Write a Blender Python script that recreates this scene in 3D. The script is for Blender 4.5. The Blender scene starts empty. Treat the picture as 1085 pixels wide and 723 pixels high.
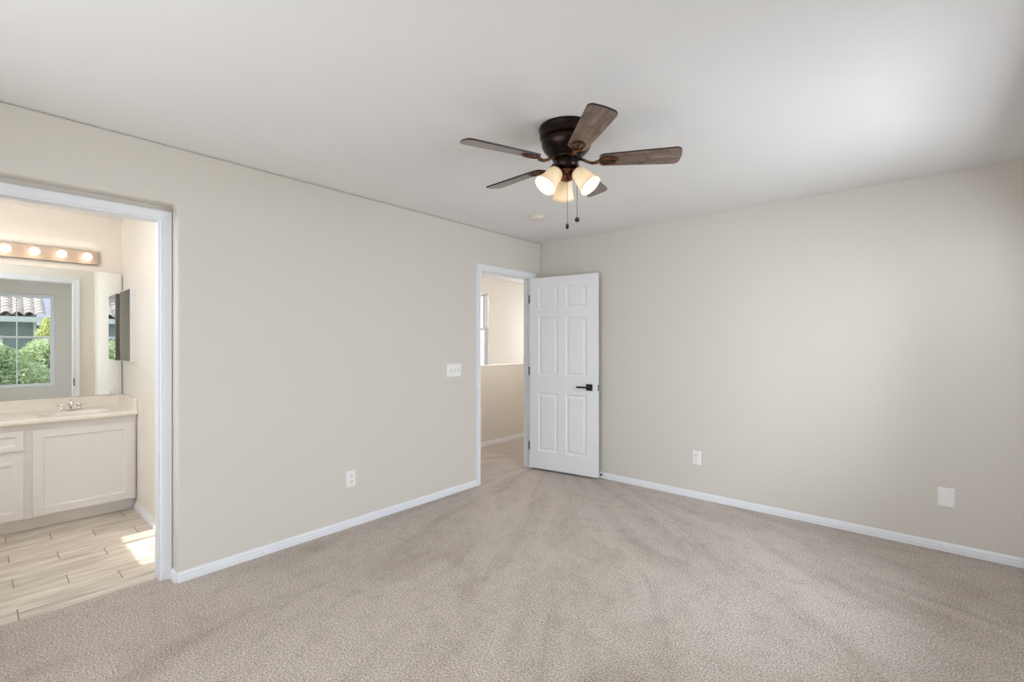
import bpy, bmesh, math, random
from mathutils import Vector, Matrix
R = math.radians
sc = bpy.context.scene
col = sc.collection
random.seed(7)

# ------------------------------------------------------------------ camera, sky, sun, daylight, added fill lamps, exposure
cam_d = bpy.data.cameras.new('camera'); cam = bpy.data.objects.new('camera', cam_d); col.objects.link(cam)
cam_d.sensor_width = 36; cam_d.lens = 36*494.55/1085; cam_d.shift_y = 2.6/1085; cam_d.clip_start = .02
cam.location = (3.1287, -4.1072, 1.3404); cam.rotation_euler = (R(90), 0, 0.71329)
sc.camera = cam
sc.view_settings.view_transform = 'Standard'; sc.view_settings.look = 'None'
sc.view_settings.gamma = 1; sc.view_settings.use_curve_mapping = False
sc.view_settings.exposure = 0.20
sc.cycles.max_bounces = 14; sc.cycles.diffuse_bounces = 8; sc.cycles.glossy_bounces = 6
sc.cycles.transmission_bounces = 8; sc.cycles.transparent_max_bounces = 16
sc.cycles.sample_clamp_indirect = 6; sc.cycles.caustics_reflective = False; sc.cycles.caustics_refractive = False
sc.cycles.use_denoising = True

wd = bpy.data.worlds.new('sky'); sc.world = wd; wd.use_nodes = True
bg = wd.node_tree.nodes['Background']; bg.inputs[0].default_value = (.80, .90, 1.0, 1); bg.inputs[1].default_value = 1.5

def lamp(name, kind, loc, power, color=(1, 1, 1), **kw):
    d = bpy.data.lights.new(name, kind); d.energy = power; d.color = color
    for k, v in kw.items():
        if k not in ('rot', 'aim'): setattr(d, k, v)
    o = bpy.data.objects.new(name, d); o.location = loc; col.objects.link(o)
    if 'rot' in kw: o.rotation_euler = kw['rot']
    if 'aim' in kw: o.rotation_euler = Vector(kw['aim']).to_track_quat('-Z', 'Y').to_euler()
    return o
SUN_EL = R(35)
lamp('sun', 'SUN', (0, -20, 15), 8.5, (1, .95, .87), angle=R(.5), aim=(0, math.cos(SUN_EL), -math.sin(SUN_EL)))
W = 3.75        # right wall plane
YB = -4.65      # wall behind the camera
H = 2.44
WB = (-2.0, -.66)   # bedroom window nearest the far corner (outside the frame)
FILL_OPENING = (.55, 3.05, .35, 2.15)   # unseen opening added behind the camera to let the fill lamp in
lamp('daylight_right', 'AREA', (W + .32, -1.42, 1.42), 90, (.87, .93, 1), shape='RECTANGLE', size=2.0, size_y=1.5, aim=(-1, 0, -.6))
lamp('daylight_right_high', 'AREA', (W + 1.0, -3.83, 2.95), 112, (.92, .96, 1), shape='RECTANGLE', size=1.2, size_y=1.0, aim=(-1, 0, -.95))
lamp('fill_behind_camera', 'AREA', (1.8, YB - .35, 1.2), 29, (.96, .97, 1), shape='RECTANGLE', size=2.4, size_y=1.7, aim=(0, 1, .05))  # unseen fill lamp added to even out the bedroom light
lamp('daylight_stair', 'AREA', (-2.62, 1.1, 1.6), 30, (1, .98, .95), shape='RECTANGLE', size=.9, size_y=1.3, aim=(1, 0, 0))
lamp('fill_hall_end', 'AREA', (-1.75, 3.5, 1.5), 22, (1, .98, .95), shape='RECTANGLE', size=.8, size_y=1.2, aim=(0, -1, 0))  # unseen fill lamp added to brighten the stairwell wall
lamp('hall_fill_light', 'POINT', (-.62, .15, 2.25), 26, (1, .95, .90), shadow_soft_size=.12)  # fill lamp added to brighten the guard wall, no fixture
lamp('bathroom_fill_light', 'POINT', (-.95, -4.45, 2.2), 14, (.96, .97, 1), shadow_soft_size=.12)  # added fill for the vanity front and floor, no fixture
lamp('daylight_bathroom', 'AREA', (-.72, -5.75, 1.75), 30, (.93, .96, 1), shape='RECTANGLE', size=.8, size_y=.7, aim=(0, 1, -.1))

# ------------------------------------------------------------------ materials
def srgb(r, g, b):
    f = lambda c: (c/255/12.92) if c/255 <= .04045 else ((c/255+.055)/1.055)**2.4
    return (f(r), f(g), f(b), 1)
class NT:
    def __init__(s, name):
        s.m = bpy.data.materials.new(name); s.m.use_nodes = True; s.t = s.m.node_tree
        s.b = s.t.nodes['Principled BSDF']; s.out = s.t.nodes['Material Output']
    def n(s, ty, **kw):
        x = s.t.nodes.new(ty)
        for k, v in kw.items():
            if k.startswith('i_'):
                key = k[2:]; key = int(key) if key.isdigit() else key.replace('_', ' ')
                x.inputs[key].default_value = v
            else: setattr(x, k, v)
        return x
    def l(s, a, ao, b, bi): s.t.links.new(a.outputs[ao], b.inputs[bi])
    def coords(s): return s.n('ShaderNodeTexCoord')
def ramp(x, stops):
    e = x.color_ramp.elements
    while len(e) < len(stops): e.new(.5)
    for q, (p, c) in zip(e, stops): q.position = p; q.color = c
def basic(name, c, rough=.5, metal=0, bump=0, scale=200, var=0, spec=None):
    m = NT(name); m.b.inputs['Base Color'].default_value = c; m.b.inputs['Roughness'].default_value = rough
    m.b.inputs['Metallic'].default_value = metal
    if spec is not None: m.b.inputs['Specular IOR Level'].default_value = spec
    co = m.coords(); no = m.n('ShaderNodeTexNoise', i_Scale=scale, i_Detail=3.0); m.l(co, 'Object', no, 'Vector')
    if bump:
        bp = m.n('ShaderNodeBump', i_Strength=bump, i_Distance=.002); m.l(no, 'Fac', bp, 'Height'); m.l(bp, 0, m.b, 'Normal')
    if var:
        n2 = m.n('ShaderNodeTexNoise', i_Scale=scale*.1, i_Detail=4.0); m.l(co, 'Object', n2, 'Vector')
        rp = m.n('ShaderNodeValToRGB'); a = tuple(x*(1-var) for x in c[:3])+(1,); b = tuple(min(1, x*(1+var)) for x in c[:3])+(1,)
        ramp(rp, [(.3, a), (.7, b)]); m.l(n2, 'Fac', rp, 0); m.l(rp, 0, m.b, 'Base Color')
    return m.m
M = {}
M['wall'] = basic('greige_wall_paint', srgb(209, 204, 196), .75, bump=.25, scale=140, spec=.25)
M['bathwall'] = basic('cream_wall_paint', srgb(230, 224, 215), .45, bump=.2, scale=140)
M['hallwall'] = basic('hall_wall_paint', srgb(222, 216, 208), .75, bump=.2, scale=140, spec=.25)
M['ceiling'] = basic('ceiling_paint', srgb(229, 228, 228), .9, bump=.2, scale=120, spec=.1)
M['trim'] = basic('white_trim_paint', srgb(226, 228, 233), .38, bump=.05, scale=60)
M['door'] = basic('white_door_paint', srgb(229, 229, 232), .42, bump=.08, scale=90)
M['plastic'] = basic('white_plastic', srgb(233, 232, 230), .35)
M['ivory'] = basic('ivory_plastic', srgb(218, 212, 200), .45)
M['slot'] = basic('slot_dark', srgb(60, 58, 56), .6)
M['black'] = basic('matte_black_metal', srgb(16, 16, 17), .4, metal=.3)
M['rubber'] = basic('black_rubber', srgb(14, 14, 15), .6)
M['chrome'] = basic('chrome', (.82, .80, .78, 1), .12, metal=1)
M['steel'] = basic('satin_steel', (.55, .54, .53, 1), .3, metal=1)
M['vanity'] = basic('white_cabinet_paint', srgb(226, 224, 223), .42, bump=.05, scale=80)
M['barplate'] = basic('satin_nickel_plate', srgb(176, 160, 146), .5, metal=.5)
M['counter'] = basic('cultured_marble', srgb(238, 232, 222), .18, var=.03, scale=30)
M['vinyl'] = basic('window_vinyl', srgb(224, 227, 230), .4)
M['stucco'] = basic('grey_stucco', srgb(142, 148, 150), .9, bump=.6, scale=40)
M['fascia'] = basic('fascia_paint', srgb(208, 214, 216), .6)
M['farroof'] = basic('grey_shingle_roof', srgb(150, 150, 168), .9, bump=.5, scale=15, var=.08)
M['ground'] = basic('yard_ground', srgb(120, 110, 92), .95, bump=.5, scale=6, var=.2)
M['bark'] = basic('tree_bark', srgb(92, 76, 60), .9, bump=.8, scale=30, var=.2)

def carpet():
    m = NT('beige_cut_pile_carpet'); co = m.coords()
    fine = m.n('ShaderNodeTexNoise', i_Scale=125.0, i_Detail=3.0, i_Roughness=.8); m.l(co, 'Object', fine, 'Vector')
    r1 = m.n('ShaderNodeValToRGB'); ramp(r1, [(.30, srgb(98, 88, 82)), (.5, srgb(178, 166, 155)), (.70, srgb(234, 224, 216))]); m.l(fine, 'Fac', r1, 0)
    # vacuum strokes: bands of pile brushed the other way, fanning out from the hall doorway
    def mt(op, *a):
        q = m.n('ShaderNodeMath', operation=op)
        for i_, v in enumerate(a):
            if isinstance(v, (int, float)): q.inputs[i_].default_value = v
            else: m.t.links.new(v, q.inputs[i_])
        return q.outputs[0]
    sp = m.n('ShaderNodeSeparateXYZ'); m.l(co, 'Object', sp, 0)
    px, py = mt('SUBTRACT', sp.outputs[0], -.1), mt('ADD', sp.outputs[1], -.5)
    ang = mt('ARCTAN2', py, px); rad = mt('SQRT', mt('ADD', mt('MULTIPLY', px, px), mt('MULTIPLY', py, py)))
    cb = m.n('ShaderNodeCombineXYZ'); m.t.links.new(mt('MULTIPLY', ang, 7.5), cb.inputs[0]); m.t.links.new(mt('MULTIPLY', rad, .75), cb.inputs[1])
    big = m.n('ShaderNodeTexNoise', i_Scale=1.15, i_Detail=5.0, i_Roughness=.62, i_Distortion=.7); m.l(cb, 0, big, 'Vector')
    r2 = m.n('ShaderNodeValToRGB'); ramp(r2, [(.34, (.80, .775, .755, 1)), (.44, (.91, .90, .89, 1)), (.55, (1, 1, 1, 1))]); m.l(big, 'Fac', r2, 0)
    mid = m.n('ShaderNodeTexNoise', i_Scale=9.0, i_Detail=4.0, i_Roughness=.7); m.l(co, 'Object', mid, 'Vector')
    r3 = m.n('ShaderNodeValToRGB'); ramp(r3, [(.34, (.88, .87, .86, 1)), (.50, (1, 1, 1, 1))]); m.l(mid, 'Fac', r3, 0)
    x1 = m.n('ShaderNodeMixRGB', blend_type='MULTIPLY'); x1.inputs[0].default_value = 1; m.l(r1, 0, x1, 1); m.l(r2, 0, x1, 2)
    x2 = m.n('ShaderNodeMixRGB', blend_type='MULTIPLY'); x2.inputs[0].default_value = 1; m.l(x1, 0, x2, 1); m.l(r3, 0, x2, 2)
    m.l(x2, 0, m.b, 'Base Color'); m.b.inputs['Roughness'].default_value = .95; m.b.inputs['Specular IOR Level'].default_value = .08
    m.b.inputs['Sheen Weight'].default_value = .15; m.b.inputs['Sheen Roughness'].default_value = .6
    bp = m.n('ShaderNodeBump', i_Strength=.7, i_Distance=.006); m.l(fine, 'Fac', bp, 'Height'); m.l(bp, 0, m.b, 'Normal')
    return m.m
M['carpet'] = carpet()

def plank_tile():
    # wood-look plank tile, 0.151 m rows running along y, joints stepped a third of a plank each row
    m = NT('wood_look_plank_tile'); co = m.coords(); sp = m.n('ShaderNodeSeparateXYZ'); m.l(co, 'Object', sp, 0)
    def math_(op, a, b=None, c=None):
        q = m.n('ShaderNodeMath', operation=op)
        for i, v in enumerate((a, b, c)):
            if v is None: continue
            if isinstance(v, (int, float)): q.inputs[i].default_value = v
            else: m.t.links.new(v, q.inputs[i])
        return q.outputs[0]
    xs = math_('DIVIDE', math_('SUBTRACT', -.155, sp.outputs[0]), .151)
    row = math_('FLOOR', xs); fx = math_('FRACT', xs)
    ys = math_('DIVIDE', math_('ADD', math_('ADD', sp.outputs[1], 3.635 + .61*20), math_('MULTIPLY', row, .2083)), .625)
    seg = math_('FLOOR', ys); fy = math_('FRACT', ys)
    ex = math_('MULTIPLY', math_('MINIMUM', fx, math_('SUBTRACT', 1.0, fx)), .151)
    ey = math_('MULTIPLY', math_('MINIMUM', fy, math_('SUBTRACT', 1.0, fy)), .625)
    gx = math_('LESS_THAN', ex, .0012); gy = math_('LESS_THAN', ey, .0028)
    g = math_('MAXIMUM', math_('MULTIPLY', gx, .45), gy)
    cb = m.n('ShaderNodeCombineXYZ'); m.t.links.new(row, cb.inputs[0]); m.t.links.new(seg, cb.inputs[1])
    wn = m.n('ShaderNodeTexWhiteNoise', noise_dimensions='3D'); m.l(cb, 0, wn, 'Vector')
    off = m.n('ShaderNodeVectorMath', operation='MULTIPLY_ADD'); m.l(wn, 'Color', off, 0); off.inputs[1].default_value = (7, 7, 7); m.l(co, 'Object', off, 2)
    mp = m.n('ShaderNodeMapping'); mp.inputs['Scale'].default_value = (16, 1.6, 1); m.l(off, 0, mp, 'Vector')
    gr = m.n('ShaderNodeTexNoise', i_Scale=1.6, i_Detail=6.0, i_Roughness=.6, i_Distortion=.5); m.l(mp, 0, gr, 'Vector')
    rp = m.n('ShaderNodeValToRGB'); ramp(rp, [(.30, srgb(160, 148, 133)), (.5, srgb(200, 190, 177)), (.70, srgb(222, 214, 203))]); m.l(gr, 'Fac', rp, 0)
    hv = m.n('ShaderNodeHueSaturation'); m.l(rp, 0, hv, 'Color')
    m.t.links.new(math_('MULTIPLY_ADD', wn.outputs['Value'], .12, .93), hv.inputs['Value'])
    mx = m.n('ShaderNodeMixRGB'); m.t.links.new(g, mx.inputs[0]); m.l(hv, 0, mx, 1); mx.inputs[2].default_value = srgb(128, 112, 92)
    m.l(mx, 0, m.b, 'Base Color'); m.b.inputs['Roughness'].default_value = .38
    bp = m.n('ShaderNodeBump', i_Strength=.4, i_Distance=.002, invert=True); m.t.links.new(g, bp.inputs['Height']); m.l(bp, 0, m.b, 'Normal')
    return m.m
M['tile'] = plank_tile()

def glass():
    m = NT('window_glass'); t = m.n('ShaderNodeBsdfTransparent'); t.inputs[0].default_value = (.95, .97, .97, 1)
    g = m.n('ShaderNodeBsdfGlossy'); g.inputs['Roughness'].default_value = .02
    fr = m.n('ShaderNodeFresnel', i_IOR=1.3); mx = m.n('ShaderNodeMixShader'); m.l(fr, 0, mx, 0); m.l(t, 0, mx, 1); m.l(g, 0, mx, 2)
    m.l(mx, 0, m.out, 'Surface'); return m.m
M['glass'] = glass()
def mirror():
    m = NT('mirror_glass'); m.b.inputs['Metallic'].default_value = 1; m.b.inputs['Roughness'].default_value = 0
    m.b.inputs['Base Color'].default_value = (.88, .91, .89, 1); return m.m
M['mirror'] = mirror()
def bronze():
    m = NT('oil_rubbed_bronze'); co = m.coords(); no = m.n('ShaderNodeTexNoise', i_Scale=18.0, i_Detail=4.0); m.l(co, 'Object', no, 'Vector')
    rp = m.n('ShaderNodeValToRGB'); ramp(rp, [(.35, srgb(20, 14, 11)), (.7, srgb(46, 30, 21))]); m.l(no, 'Fac', rp, 0)
    m.l(rp, 0, m.b, 'Base Color'); m.b.inputs['Metallic'].default_value = .75; m.b.inputs['Roughness'].default_value = .3; return m.m
M['bronze'] = bronze()
def bronze2():
    m = NT('brushed_copper_bronze'); co = m.coords(); no = m.n('ShaderNodeTexNoise', i_Scale=30.0, i_Detail=4.0); m.l(co, 'Object', no, 'Vector')
    rp = m.n('ShaderNodeValToRGB'); ramp(rp, [(.35, srgb(84, 52, 32)), (.7, srgb(150, 98, 62))]); m.l(no, 'Fac', rp, 0)
    m.l(rp, 0, m.b, 'Base Color'); m.b.inputs['Metallic'].default_value = .8; m.b.inputs['Roughness'].default_value = .34; return m.m
M['bronze2'] = bronze2()
def bronze3():
    m = NT('aged_bronze_iron'); co = m.coords(); no = m.n('ShaderNodeTexNoise', i_Scale=30.0, i_Detail=4.0); m.l(co, 'Object', no, 'Vector')
    rp = m.n('ShaderNodeValToRGB'); ramp(rp, [(.35, srgb(52, 34, 24)), (.7, srgb(112, 72, 46))]); m.l(no, 'Fac', rp, 0)
    m.l(rp, 0, m.b, 'Base Color'); m.b.inputs['Metallic'].default_value = .75; m.b.inputs['Roughness'].default_value = .36; return m.m
M['bronze3'] = bronze3()
def blade_wood():
    m = NT('walnut_fan_blade'); co = m.coords(); mp = m.n('ShaderNodeMapping'); mp.inputs['Scale'].default_value = (2.2, 34, 10); m.l(co, 'Object', mp, 0)
    no = m.n('ShaderNodeTexNoise', i_Scale=1.4, i_Detail=6.0, i_Distortion=.3); m.l(mp, 0, no, 'Vector')
    rp = m.n('ShaderNodeValToRGB'); ramp(rp, [(.3, srgb(82, 65, 57)), (.55, srgb(118, 97, 86)), (.75, srgb(156, 132, 117))]); m.l(no, 'Fac', rp, 0)
    # worn dusty film
    d = m.n('ShaderNodeTexNoise', i_Scale=14.0, i_Detail=5.0, i_Roughness=.7); m.l(co, 'Object', d, 'Vector')
    dr = m.n('ShaderNodeValToRGB'); ramp(dr, [(.52, (0, 0, 0, 1)), (.64, (.7, .7, .7, 1))]); m.l(d, 'Fac', dr, 0)
    mx = m.n('ShaderNodeMixRGB'); m.l(dr, 0, mx, 0); m.l(rp, 0, mx, 1); mx.inputs[2].default_value = srgb(62, 50, 46)
    m.l(mx, 0, m.b, 'Base Color'); m.b.inputs['Roughness'].default_value = .3; m.b.inputs['Coat Weight'].default_value = .5; m.b.inputs['Coat Roughness'].default_value = .2
    return m.m
M['blade'] = blade_wood()
M['bladeedge'] = basic('dark_blade_edge', srgb(44, 32, 27), .4)
def emit(name, c, s):
    m = NT(name); e = m.n('ShaderNodeEmission'); e.inputs[0].default_value = c; e.inputs[1].default_value = s; m.l(e, 0, m.out, 'Surface'); return m.m
M['bulb'] = emit('lit_bulb', (1, .90, .76, 1), 2.0)
M['globe'] = emit('lit_globe_bulb', (1, .82, .63, 1), 10.0)
def shade():
    m = NT('frosted_glass_shade'); d = m.n('ShaderNodeBsdfDiffuse'); d.inputs[0].default_value = srgb(250, 240, 222)
    t = m.n('ShaderNodeBsdfTranslucent'); t.inputs[0].default_value = srgb(255, 246, 228)
    g = m.n('ShaderNodeBsdfGlossy'); g.inputs['Roughness'].default_value = .2
    a = m.n('ShaderNodeMixShader', i_0=.5); m.l(d, 0, a, 1); m.l(t, 0, a, 2)
    b = m.n('ShaderNodeMixShader', i_0=.05); m.l(a, 0, b, 1); m.l(g, 0, b, 2); m.l(b, 0, m.out, 'Surface'); return m.m
M['shade'] = shade()
def rooftile():
    m = NT('pale_clay_roof_tile'); co = m.coords(); no = m.n('ShaderNodeTexNoise', i_Scale=3.0, i_Detail=5.0); m.l(co, 'Object', no, 'Vector')
    rp = m.n('ShaderNodeValToRGB'); ramp(rp, [(.3, srgb(176, 162, 158)), (.7, srgb(206, 196, 192))]); m.l(no, 'Fac', rp, 0)
    m.l(rp, 0, m.b, 'Base Color'); m.b.inputs['Roughness'].default_value = .8; return m.m
M['rooftile'] = rooftile()
def leafmat(name, a, b, c):
    m = NT(name); co = m.coords(); no = m.n('ShaderNodeTexNoise', i_Scale=2.5, i_Detail=8.0, i_Roughness=.8); m.l(co, 'Object', no, 'Vector')
    rp = m.n('ShaderNodeValToRGB'); ramp(rp, [(.35, a), (.5, b), (.66, c)]); m.l(no, 'Fac', rp, 0)
    d = m.n('ShaderNodeBsdfDiffuse'); t = m.n('ShaderNodeBsdfTranslucent'); m.l(rp, 0, d, 0); m.l(rp, 0, t, 0)
    mx = m.n('ShaderNodeMixShader', i_0=.4); m.l(d, 0, mx, 1); m.l(t, 0, mx, 2); m.l(mx, 0, m.out, 'Surface'); return m.m
M['leafg'] = leafmat('green_leaves', srgb(130, 148, 116), srgb(186, 200, 160), srgb(242, 242, 216))
M['leafy'] = leafmat('yellow_green_leaves', srgb(150, 164, 106), srgb(206, 210, 150), srgb(240, 232, 190))

# ------------------------------------------------------------------ mesh helpers
def link(name, bm, mat, parent=None, loc=None, smooth=False, bevel=0, segs=2, recalc=True):
    if recalc: bmesh.ops.recalc_face_normals(bm, faces=bm.faces)
    me = bpy.data.meshes.new(name); bm.to_mesh(me); bm.free()
    mats = mat if isinstance(mat, (list, tuple)) else [mat]
    for q in mats: me.materials.append(M[q])
    if smooth:
        for f in me.polygons: f.use_smooth = True
    o = bpy.data.objects.new(name, me); col.objects.link(o)
    if loc is not None: o.location = loc
    if parent: o.parent = parent
    if bevel:
        md = o.modifiers.new('bevel', 'BEVEL'); md.width = bevel; md.segments = segs; md.limit_method = 'ANGLE'; md.angle_limit = R(35)
        if smooth is False: md.harden_normals = False
    return o
def box(bm, x0, x1, y0, y1, z0, z1, mi=0):
    v = [bm.verts.new((x, y, z)) for x in (x0, x1) for y in (y0, y1) for z in (z0, z1)]
    for f in ((0, 1, 3, 2), (4, 6, 7, 5), (0, 4, 5, 1), (2, 3, 7, 6), (0, 2, 6, 4), (1, 5, 7, 3)):
        q = bm.faces.new([v[i] for i in f]); q.material_index = mi
def bx(*a):
    bm = bmesh.new(); box(bm, *a); return bm
def lathe(bm, prof, n=40, mat=None, caps=True, mi=0):
    """prof: (radius, z) list, turned around z; mat: Matrix placing it."""
    rings = []
    for r, z in prof:
        if r < 1e-6: rings.append([bm.verts.new((0, 0, z))])
        else: rings.append([bm.verts.new((r*math.cos(2*math.pi*i/n), r*math.sin(2*math.pi*i/n), z)) for i in range(n)])
    new = [v for r in rings for v in r]
    for a, b in zip(rings, rings[1:]):
        for i in range(n):
            j = (i+1) % n
            if len(a) == 1 and len(b) == 1: continue
            if len(a) == 1: f = bm.faces.new((a[0], b[i], b[j]))
            elif len(b) == 1: f = bm.faces.new((a[i], a[j], b[0]))
            else: f = bm.faces.new((a[i], a[j], b[j], b[i]))
            f.material_index = mi
    if caps:
        for r in (rings[0], rings[-1]):
            if len(r) > 1: bm.faces.new(r).material_index = mi
    if mat: bmesh.ops.transform(bm, matrix=mat, verts=new)
def tube(bm, pts, rad, n=10, caps=True):
    pts = [Vector(p) for p in pts]; rings = []
    rads = rad if isinstance(rad, (list, tuple)) else [rad]*len(pts)
    for i, p in enumerate(pts):
        d = (pts[min(i+1, len(pts)-1)]-pts[max(i-1, 0)]).normalized()
        up = Vector((0, 0, 1)) if abs(d.z) < .95 else Vector((1, 0, 0))
        a = d.cross(up).normalized(); b = d.cross(a)
        rings.append([bm.verts.new(p+rads[i]*(a*math.cos(2*math.pi*k/n)+b*math.sin(2*math.pi*k/n))) for k in range(n)])
    for a, b in zip(rings, rings[1:]):
        for i in range(n): bm.faces.new((a[i], a[(i+1) % n], b[(i+1) % n], b[i]))
    if caps: bm.faces.new(rings[0]); bm.faces.new(rings[-1])
def slab_wall(bm, axis, a0, a1, u0, u1, v0, v1, holes=()):
    """wall slab between a0..a1 on axis (0=x,1=y); u the other horizontal, v = z; holes = (u0,u1,v0,v1)."""
    us = sorted({u0, u1, *[h[0] for h in holes], *[h[1] for h in holes]}); us = [u for u in us if u0 <= u <= u1]
    vs = sorted({v0, v1, *[h[2] for h in holes], *[h[3] for h in holes]}); vs = [v for v in vs if v0 <= v <= v1]
    cache = {}
    def vert(a, u, v):
        k = (a, u, v)
        if k not in cache: cache[k] = bm.verts.new((a, u, v) if axis == 0 else (u, a, v))
        return cache[k]
    def solid(i, j):
        if not (0 <= i < len(us)-1 and 0 <= j < len(vs)-1): return False
        cu, cv = (us[i]+us[i+1])/2, (vs[j]+vs[j+1])/2
        return not any(h[0] < cu < h[1] and h[2] < cv < h[3] for h in holes)
    for i in range(len(us)-1):
        for j in range(len(vs)-1):
            if not solid(i, j): continue
            a, b, c, d = us[i], us[i+1], vs[j], vs[j+1]
            for s in (a0, a1): bm.faces.new((vert(s, a, c), vert(s, b, c), vert(s, b, d), vert(s, a, d)))
            if not solid(i-1, j): bm.faces.new((vert(a0, a, c), vert(a0, a, d), vert(a1, a, d), vert(a1, a, c)))
            if not solid(i+1, j): bm.faces.new((vert(a0, b, c), vert(a0, b, d), vert(a1, b, d), vert(a1, b, c)))
            if not solid(i, j-1): bm.faces.new((vert(a0, a, c), vert(a1, a, c), vert(a1, b, c), vert(a0, b, c)))
            if not solid(i, j+1): bm.faces.new((vert(a0, a, d), vert(a1, a, d), vert(a1, b, d), vert(a0, b, d)))
def struct(name, bm, mat, parent=None, **kw):
    o = link(name, bm, mat, parent, **kw)
    if not parent: o['kind'] = 'structure'
    return o
def empty(name, loc=(0, 0, 0), rz=0):
    o = bpy.data.objects.new(name, None); o.location = loc; o.rotation_euler = (0, 0, rz); o.empty_display_size = .1; col.objects.link(o); return o
def tag(o, label, cat, group=None, kind=None):
    o['label'] = label; o['category'] = cat
    if group: o['group'] = group
    if kind: o['kind'] = kind
    return o
CASE = [(0, 0), (0, .009), (.004, .012), (.010, .0125), (.014, .010), (.020, .0115), (.036, .015), (.048, .0175), (.054, .0175), (.057, .014), (.057, 0)]
def casing(bm, y0, y1, z1, x, s=1, z0=0):
    """U-shaped mitred casing on plane x, sticking out in direction s."""
    lines = []
    for o_, d in CASE:
        lines.append([bm.verts.new((x+s*d, y, z)) for y, z in ((y0-o_, z0), (y0-o_, z1+o_), (y1+o_, z1+o_), (y1+o_, z0))])
    for a, b in zip(lines, lines[1:]+lines[:1]):
        for i in range(3): bm.faces.new((a[i], a[i+1], b[i+1], b[i]))
    bm.faces.new([l[0] for l in lines]); bm.faces.new([l[3] for l in lines])
BASE = [(0, 0), (.014, 0), (.014, .028), (.0105, .031), (.0105, .036), (.012, .038), (.011, .044), (.006, .051), (.006, .055), (.003, .057), (0, .057)]
def baseboard(bm, p0, p1, nrm, z=0):
    """straight run between p0 and p1 (xy), profile growing along nrm."""
    rows = []
    for p in (p0, p1): rows.append([bm.verts.new((p[0]+nrm[0]*d, p[1]+nrm[1]*d, z+h)) for d, h in BASE])
    n = len(BASE)
    for i in range(n): bm.faces.new((rows[0][i], rows[1][i], rows[1][(i+1) % n], rows[0][(i+1) % n]))
    bm.faces.new(rows[0]); bm.faces.new(rows[1])
def panel_slab(bm, w, h, t, panels, prof, both=True):
    """slab 0..w along x, 0..h along z, y from 0 (front, facing -y) to t; panels (x0,x1,z0,z1); prof = (inset, depth)."""
    def face_side(y, s):
        xs = sorted({0, w, *[p[0] for p in panels], *[p[1] for p in panels]}); zs = sorted({0, h, *[p[2] for p in panels], *[p[3] for p in panels]})
        cache = {}
        def vt(x, z):
            if (x, z) not in cache: cache[(x, z)] = bm.verts.new((x, y, z))
            return cache[(x, z)]
        for i in range(len(xs)-1):
            for j in range(len(zs)-1):
                cx, cz = (xs[i]+xs[i+1])/2, (zs[j]+zs[j+1])/2
                if any(p[0] < cx < p[1] and p[2] < cz < p[3] for p in panels): continue
                bm.faces.new((vt(xs[i], zs[j]), vt(xs[i+1], zs[j]), vt(xs[i+1], zs[j+1]), vt(xs[i], zs[j+1])))
        for (a, b, c, d) in panels:
            # loop along the panel boundary, following the grid vertices
            gx = [x for x in xs if a <= x <= b]; gz = [z for z in zs if c <= z <= d]
            ring = [(x, c) for x in gx]+[(b, z) for z in gz[1:]]+[(x, d) for x in gx[::-1][1:]]+[(a, z) for z in gz[::-1][1:-1]]
            prev = [vt(*q) for q in ring]
            for ins, dep in prof:
                cur = []
                for (x, z) in ring:
                    fx = (x-a)/(b-a); fz = (z-c)/(d-c)
                    cur.append(bm.verts.new((a+ins+fx*(b-a-2*ins), y+s*dep, c+ins+fz*(d-c-2*ins))))
                for i in range(len(ring)):
                    j = (i+1) % len(ring); bm.faces.new((prev[i], prev[j], cur[j], cur[i]))
                prev = cur
            bm.faces.new(prev)
        xs_b = xs; return vt, xs_b, zs
    f = face_side(0, 1)
    if both: b = face_side(t, -1)
    else:
        def vtb(x, z, c={}):
            return None
        b = None
    vf, xs, zs = f
    if b: vb = b[0]
    else:
        cb = {}
        def vb(x, z):
            if (x, z) not in cb: cb[(x, z)] = bm.verts.new((x, t, z))
            return cb[(x, z)]
        for i in range(len(xs)-1):
            for j in range(len(zs)-1): bm.faces.new((vb(xs[i], zs[j]), vb(xs[i+1], zs[j]), vb(xs[i+1], zs[j+1]), vb(xs[i], zs[j+1])))
    for i in range(len(xs)-1):
        for z in (0, h): bm.faces.new((vf(xs[i], z), vf(xs[i+1], z), vb(xs[i+1], z), vb(xs[i], z)))
    for j in range(len(zs)-1):
        for x in (0, w): bm.faces.new((vf(x, zs[j]), vf(x, zs[j+1]), vb(x, zs[j+1]), vb(x, zs[j])))

# ------------------------------------------------------------------ room shell
T = .10
HALL = (-.948, -.178)                 # hall doorway, y range
REC = (-4.241, -3.358); RECZ = 2.117  # recess around bathroom doorway
BD = (-4.180, -3.421); BDZ = 2.035     # bathroom doorway clear opening
bm = bmesh.new()
slab_wall(bm, 0, -T, 0, YB-.12, 0, 0, H, [(REC[0], REC[1], 0, RECZ), (HALL[0]-.012, HALL[1]+.012, 0, 2.045)])
o = struct('wall_left', bm, 'wall', bevel=.016, segs=4)
bm = bmesh.new(); slab_wall(bm, 0, -.17, -T, -5.52, -3.10, 0, H, [(BD[0]-.012, BD[1]+.012, 0, BDZ+.012)])
struct('wall_left_bathroom', bm, 'wall')
bm = bmesh.new(); slab_wall(bm, 1, 0, .12, -T, W+.15, 0, H); struct('wall_back', bm, 'wall')
WA = (-4.28, -3.375); WZ = (.60, 2.175)
bm = bmesh.new(); slab_wall(bm, 0, W, W+.15, YB-.12, 0, 0, H, [(WA[0], WA[1], *WZ), (WB[0], WB[1], *WZ)])
struct('wall_right', bm, 'wall', bevel=.006)
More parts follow.
